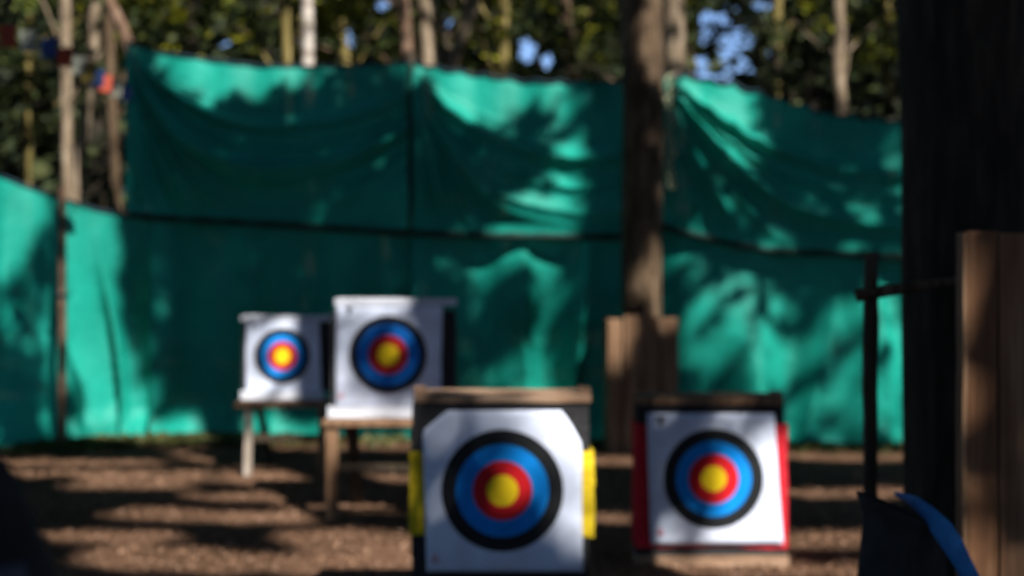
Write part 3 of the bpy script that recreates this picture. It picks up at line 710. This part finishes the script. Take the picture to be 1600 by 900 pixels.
# ------------------------------------------------------------------ planks round the foot of the tree
gx = (1006 - 800) * 11.93 / F
gd = empty('plank_guard', (gx, 11.93, 0), 'weathered upright planks clad round the foot of the brown tree', 'guard')
def gpx(px): return (px - 1006) * 11.93 / F
def gzp(py): return HC - (py - HOR) * 11.93 / F
for i, (a, bb, tp, y0) in enumerate([(950, 973, 499, .0), (975, 1001, 492, -.03), (1003, 1031, 494, -.032), (1033, 1060, 497, -.01)]):
    MB().rough_box(gpx(a), gpx(bb), y0, y0 + .035, 0, gzp(tp), (3, 1, 14), .008, i * 3.3, 3).build('board', M['wood'], gd, bevel=.004)
for sx, a in ((-1, 950), (1, 1060)):
    for k in range(2):
        xw = gpx(a)
        MB().rough_box(xw - (.004 if sx < 0 else .032), xw + (.032 if sx < 0 else .004), .045 + k * .26, .29 + k * .26, 0, gzp(500) - .02 * k, (1, 3, 14), .007, 9 + k + sx, 3).build('board', M['wood'], gd, bevel=.004)

# ------------------------------------------------------------------ archery targets
def paper(root, pts_outline, ctr, radii, y, shade_print, wave=.004, nm='target_face'):
    """sheet of target paper: outline as a function left(z), right(z); grid mesh with slight waves"""
    zs = sorted(set(np.linspace(pts_outline[0][0], pts_outline[-1][0], 26)))
    oz = [o[0] for o in pts_outline]; ol = [o[1] for o in pts_outline]; orr = [o[2] for o in pts_outline]
    mb = MB(); K = 20
    for z in zs:
        l, r = np.interp(z, oz, ol), np.interp(z, oz, orr)
        for k in range(K + 1):
            x = l + (r - l) * k / K
            mb.v.append((x - ctr[0], y - wave * (1 + nz3(x * 5, z * 5, ctr[0] * 7)) - .002, z - ctr[1]))
    for j in range(len(zs) - 1):
        for k in range(K):
            q = j * (K + 1) + k; mb.f.append((q, q + 1, q + K + 2, q + K + 1))
    o = mb.build(nm, face_mat('printed_target_paper', radii, shade_print), root, True)
    o.location = (ctr[0], 0, ctr[1])
    sm = o.modifiers.new('thickness', 'SOLIDIFY'); sm.thickness = .0015; sm.offset = 0
    return o
def emblem(face, x, z, y, s):
    mb = MB(); t_ = [(-s, -s * .8), (s, -s * .8), (0, s), (-s, -s * .8)]
    mb.tube([(x + a, y, z + b_) for a, b_ in t_], [s * .28] * 4, 5, flat=.25)
    mb.build('emblem', M['print_red'], face)
def black_mark(face, x, z, y, s):
    mb = MB(); mb.box(x - s, x + s, y - .001, y, z + s * .3, z + s); mb.box(x - s * .35, x + s * .35, y - .001, y, z - s, z + s * .3)
    mb.build('printed_mark', M['print_black'], face)

# -- front target with yellow foam
D = 6.35; CX = 785
X = lambda px: (px - CX) * D / F
Z = lambda py: HC - (py - HOR) * D / F
ft = empty('archery_target', ((CX - 800) * D / F, D, 0), 'front archery target on a black and yellow foam block, paper corners torn away', 'target')
MB().rough_box(X(643), X(921), 0, .24, Z(705), Z(631), (16, 5, 6), .006, 1).build('foam_block', M['foam_black'], ft)
MB().rough_box(X(643), X(919), .002, .24, Z(955), Z(839), (16, 5, 8), .006, 2).build('foam_block', M['foam_black'], ft)
MB().rough_box(X(640), X(929), -.006, .245, Z(837), Z(706), (18, 5, 18), .011, 3, 9).build('foam_band', M['foam_yellow'], ft)
MB().rough_box(X(646), X(924), -.015, .25, Z(629), Z(616), (14, 4, 1), .004, 4).build('top_rail', M['wood_h'], ft, bevel=.004)
for a, bb in ((645, 664), (904, 924)):
    MB().rough_box(X(a), X(bb), .03, .10, Z(615), Z(606), (2, 2, 1), .003, a).build('rail_end', M['wood_h'], ft, bevel=.003)
MB().rough_box(X(636), X(932), -.03, .27, Z(972), Z(957), (14, 4, 1), .004, 5).build('bottom_rail', M['wood_h'], ft, bevel=.004)
for px in (650, 905):
    for yy_ in (.0, .2):
        MB().box(X(px), X(px) + .05, yy_, yy_ + .05, 0, Z(973)).build('leg', M['wood'], ft, bevel=.004)
rr = [r * D / F for r in (95, 72, 46, 24.5)]
fc = paper(ft, [(Z(891), X(667), X(911)), (Z(800), X(665), X(909)), (Z(692), X(661), X(909)), (Z(672), X(661), X(898)), (Z(652), X(684), X(886)), (Z(640), X(700), X(876))],
      (X(785), Z(765)), rr, -.022, False)
emblem(fc, X(681) - X(785), Z(870) - Z(765), -.035, .016)

# -- right target with red foam
D2 = 7.7; CX2 = 1112
X = lambda px: (px - CX2) * D2 / F
Z = lambda py: HC - (py - HOR) * D2 / F
rtg = empty('archery_target', ((CX2 - 800) * D2 / F, D2, 0), 'archery target on a black and red foam block standing low on the ground', 'target')
MB().rough_box(X(996), X(1224), 0, .24, Z(662), Z(633), (16, 5, 3), .005, 11).build('foam_block', M['foam_black'], rtg)
MB().rough_box(X(993), X(1230), -.004, .24, Z(856), Z(663), (16, 5, 16), .006, 12).build('foam_band', M['foam_red'], rtg)
MB().rough_box(X(994), X(1228), 0, .24, Z(868), Z(857), (16, 5, 2), .005, 13).build('foam_block', M['foam_black'], rtg)
MB().rough_box(X(997), X(1224), -.015, .25, Z(632), Z(620), (14, 4, 1), .004, 14).build('top_rail', M['wood'], rtg, bevel=.004)
MB().rough_box(X(1208), X(1224), .02, .1, Z(619), Z(613), (2, 2, 1), .003, 15).build('rail_end', M['wood_h'], rtg, bevel=.003)
MB().rough_box(X(993), X(1232), -.02, .26, Z(886), Z(868), (14, 4, 1), .004, 16).build('bottom_rail', M['wood_h'], rtg, bevel=.004)
for px in (1000, 1205):
    MB().box(X(px), X(px) + .06, .0, .24, -.002, Z(887)).build('foot', M['wood'], rtg, bevel=.004)
rr = [r * D2 / F for r in (78, 59, 38.5, 20)]
fc = paper(rtg, [(Z(849), X(1016), X(1223)), (Z(750), X(1013), X(1215)), (Z(645), X(1010), X(1209))], (X(1114), Z(747)), rr, -.018, False)
emblem(fc, X(1031) - X(1114), Z(829) - Z(747), -.03, .018); black_mark(fc, X(1032) - X(1114), Z(657) - Z(747), -.03, .028)

# -- the two easel targets
def easel(label, D, CX, paper_o, ctr, rads, black, top, ledge, legs, legmats, shade_print, seed, mark=None):
    X = lambda px: (px - CX) * D / F
    Z = lambda py: HC - (py - HOR) * D / F
    t = empty('archery_target', ((CX - 800) * D / F, D, 0), label, 'target')
    x0, x1, y0, y1 = black
    MB().rough_box(X(x0), X(x1), 0, .14, Z(y1), Z(y0), (12, 3, 12), .005, seed).build('foam_block', M['foam_black'], t)
    MB().rough_box(X(top[0]), X(top[1]), -.03, .16, Z(top[3]), Z(top[2]), (10, 3, 1), .003, seed + 1).build('top_rail', M['white_board'], t, bevel=.004)
    MB().rough_box(X(ledge[0]), X(ledge[1]), -.16, .16, Z(ledge[3]), Z(ledge[3] - 9), (10, 3, 1), .003, seed + 2).build('ledge', M['wood'], t, bevel=.004)
    MB().rough_box(X(ledge[0] + 5), X(ledge[1] - 4), -.035, -.012, Z(ledge[3] - 10), Z(ledge[2]), (10, 1, 2), .003, seed + 3).build('ledge_board', M['white_board'], t, bevel=.003)
    zl = Z(ledge[3]) - .002
    for (xa, xb, ya, yb, wd), mt in zip(legs, legmats):
        MB().beam((X(xa), ya, zl), (X(xb), yb, 0), wd, wd * .8).build('leg', mt, t, bevel=.004)
    a, bb = legs[0], legs[1]
    MB().beam((X(a[0]) + .02, (a[2] + a[3]) / 2 + .03, zl * .55), (X(bb[0]) - .02, (bb[2] + bb[3]) / 2 + .03, zl * .55), .035, .05).build('brace', M['wood_dark'], t)
    rr = [r * D / F for r in rads]
    fc = paper(t, [(Z(q[0]), X(q[1]), X(q[2])) for q in paper_o], (X(ctr[0]), Z(ctr[1])), rr, -.014, shade_print, .005)
    if mark: mark(fc, X, Z)
    return t
easel('small white easel target farthest back at the left with one pale front leg', 10.9, 442,
      [(614, 385, 503), (560, 384, 501), (502, 386, 499)], (442, 556), (43.5, 33.5, 22.5, 12.5), (379, 520, 503, 612), (377, 515, 494, 501), (372, 510, 610, 634),
      [(393, 392, -.1, -.14, .055), (505, 507, -.1, -.14, .05), (400, 402, .12, .6, .05), (498, 496, .12, .6, .05)], [M['wood_grey'], M['wood'], M['wood_dark'], M['wood_dark']], False, 21,
      lambda f, X, Z: black_mark(f, X(396) - X(442), Z(507) - Z(556), -.026, .02))
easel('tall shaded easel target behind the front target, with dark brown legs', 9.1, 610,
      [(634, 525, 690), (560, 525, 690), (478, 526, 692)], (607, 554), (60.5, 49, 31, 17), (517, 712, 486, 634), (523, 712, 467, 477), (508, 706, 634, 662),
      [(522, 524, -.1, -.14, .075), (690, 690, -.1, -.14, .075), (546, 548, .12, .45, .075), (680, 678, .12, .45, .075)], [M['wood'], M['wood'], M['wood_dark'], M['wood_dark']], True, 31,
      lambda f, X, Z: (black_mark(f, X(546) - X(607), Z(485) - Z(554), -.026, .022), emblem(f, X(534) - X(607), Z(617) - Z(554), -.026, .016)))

# ------------------------------------------------------------------ right foreground
# dark post with a rail nailed across to the big trunk
D = 5.2
pb = P(1360, 393, D); pb[2] = 0
rk = empty('post_and_rail', tuple(pb), 'dark wooden post with a rough rail running to the massive trunk', 'post')
zt = HC - (393 - HOR) * D / F
MB().rough_box(-.023, .023, -.023, .023, 0, zt, (2, 2, 20), .01, 41, 4).build('post', M['wood_dark'], rk, True)
p0 = P(1338, 461, D - .05) - pb; p1 = P(1496, 438, D - .04) - pb
pts = [p0 + (p1 - p0) * t for t in np.linspace(0, 1, 9)]
MB().tube([q + np.array([0, 0, .012 * nz3(i, 1, 1)]) for i, q in enumerate(pts)], [.024 - .0014 * i for i in range(9)], 8, .3, 2).build('rail', M['bark_brown'], rk, True)
# board panel
D = 4.6
X0 = (1502 - 800) * D / F
bp_ = empty('board_panel', (X0, D, 0), 'weathered brown panel of upright boards at the right edge', 'panel')
zt = HC - (362 - HOR) * D / F
x = 0.02; k = 0
while x < 1.5:
    wd = [.105, .16, .13, .15][k % 4]
    MB().rough_box(x, x + wd - .006, 0, .028, .02, zt - .004 * (k % 3), (3, 1, 16), .004, 50 + k, 3).build('board', M['panel'] if k % 2 == 0 else M['panel2'], bp_, bevel=.004)
    x += wd; k += 1
MB().rough_box(.0, .018, -.012, .06, .02, zt - .004, (1, 2, 16), .003, 61, 3).build('edge_batten', M['wood'], bp_, bevel=.003)
for z in (.4, 1.4): MB().box(.02, 1.5, .032, .075, z, z + .09).build('cross_rail', M['wood'], bp_, bevel=.004)
# black sack and blue strap
D = 4.2
sb = P(1411, 393, D); sb[2] = 0
sk = empty('sack', tuple(sb), 'black cloth sack with an open rim standing before the massive trunk', 'sack')
mb = MB(); prof = [(0, .15), (.03, .175), (.2, .185), (.45, .18), (.62, .165), (.74, .152), (.82, .140), (.87, .136), (.905, .146), (.93, .156), (.935, .150), (.90, .125), (.80, .12), (.4, .12)]
seg = 40
for z, r in prof:
    r *= .86
    for k in range(seg):
        t = 2 * math.pi * k / seg
        w_ = 1 + .05 * nz3(math.cos(t) * 3, math.sin(t) * 3, z * 5) + .02 * math.sin(t * 9 + z * 6)
        xx_, yy_ = r * w_ * math.cos(t), r * w_ * math.sin(t)
        mb.v.append((xx_, yy_, z - .42 * xx_ * min(1, (z / .85) ** 2)))
for i in range(len(prof) - 1):
    for k in range(seg): mb.f.append((i * seg + k, i * seg + (k + 1) % seg, (i + 1) * seg + (k + 1) % seg, (i + 1) * seg + k))
mb.f.append(tuple(range(seg))[::-1])
mb.build('bag', M['cloth_black'], sk, True)
pts = [(1398, 771, 4.36), (1412, 776, 4.30), (1432, 787, 4.20), (1452, 803, 4.10), (1470, 824, 4.03), (1488, 850, 4.0), (1504, 878, 4.0), (1519, 908, 4.0), (1534, 950, 4.02), (1545, 1010, 4.05), (1548, 1100, 4.1), (1545, 1285, 4.2)]
q = [P(*p) - sb for p in pts]; q = [np.array([p[0], p[1], max(p[2], .02)]) for p in q]
MB().tube(q, [.006, .011, .022, .029, .031, .031, .026, .026, .026, .026, .026, .026], 10, flat=.45).build('strap', M['blue_strap'], sk, True)
# dark jacket hung on a post close to the camera
D = 1.15
jb = P(-84, 393, D); jb[2] = 0
jk = empty('hung_jacket', tuple(jb), 'black jacket hung over a post at the bottom left corner', 'jacket')
MB().tube([(0, 0, 0), (0, 0, .7), (0, 0, HC - (700 - HOR) * D / F)], [.035, .033, .03], 10).build('post', M['wood_dark'], jk, True)
mb = MB(); prof = [(690, 40), (705, 78), (740, 98), (790, 118), (840, 138), (900, 162), (980, 180), (1120, 186), (1400, 190), (1700, 200), (1720, 192)]
for py, wpx in prof:
    z = HC - (py - HOR) * D / F
    for k in range(32):
        t = 2 * math.pi * k / 32; r = wpx * D / F * (1 + .04 * math.sin(5 * t + z * 4) + .04 * nz3(math.cos(t) * 2, math.sin(t) * 2, z * 6))
        mb.v.append((r * math.cos(t), r * .75 * math.sin(t), z))
for i in range(len(prof) - 1):
    for k in range(32): mb.f.append((i * 32 + k, (i + 1) * 32 + k, (i + 1) * 32 + (k + 1) % 32, i * 32 + (k + 1) % 32))
mb.f.append(tuple(range(32)))
jo = mb.build('jacket_body', M['cloth_black'], jk, True)
z1, z0 = HC - (868 - HOR) * D / F, HC - (925 - HOR) * D / F
mb = MB()
for z, sc_ in ((z0, 172), (z0 * .5 + z1 * .5, 160), (z1, 148)):
    for a in (-62, -50, -38, -26):
        r = (sc_ + 6) * D / F; mb.v.append((r * math.cos(R(a)), r * .78 * math.sin(R(a)), z))
for j in range(2):
    for k in range(3): mb.f.append((j * 4 + k, j * 4 + k + 1, j * 4 + k + 5, j * 4 + k + 4))
po = mb.build('pocket', M['cloth_slate'], jk, True)
m_ = po.modifiers.new('thickness', 'SOLIDIFY'); m_.thickness = .004

# ------------------------------------------------------------------ bunting
bd = lambda px: 1 / np.interp(px, [-120, 0, 215], [1 / 7.3, 1 / 8.4, 1 / 13.0])
by = lambda px: np.interp(px, [-120, 0, 40, 80, 120, 165, 200, 215], [10, 34, 44, 58, 84, 116, 134, 138])
b0 = P(0, 393, bd(0)); b0[2] = 0
bn = empty('bunting', tuple(b0), 'string of small coloured flags strung across the top left corner', 'bunting')
xs_ = np.linspace(-120, 215, 60)
MB().tube([P(x, by(x), bd(x)) - b0 for x in xs_], [.006] * 60, 6).build('line', M['cord'], bn, True)
cols = ['blue', 'yellow', 'red', 'white', 'blue', 'red', 'white', 'yellow', 'blue', 'red', 'white', 'blue']
pxs = [-75, -38, 12, 44, 76, 102, 122, 138, 152, 164, 180, 197]
for k, (px, cn) in enumerate(zip(pxs, cols)):
    d = bd(px); c0 = P(px, by(px) + 2, d) - b0; wf, hf = .058, .135
    mb = MB()
    for j in range(6):
        for i in range(5):
            u, v = i / 4 - .5, j / 5
            mb.v.append((c0[0] + u * wf * 2 * (1 - .15 * v), c0[1] + .02 * math.sin(u * 5 + v * 3 + k) * v, c0[2] - v * hf + .01 * math.sin(k * 2.) * u))
    mb.f = [(j * 5 + i, j * 5 + i + 1, j * 5 + i + 6, j * 5 + i + 5) for j in range(5) for i in range(4)]
    mb.build('flag', M['flag_' + cn], bn, True)
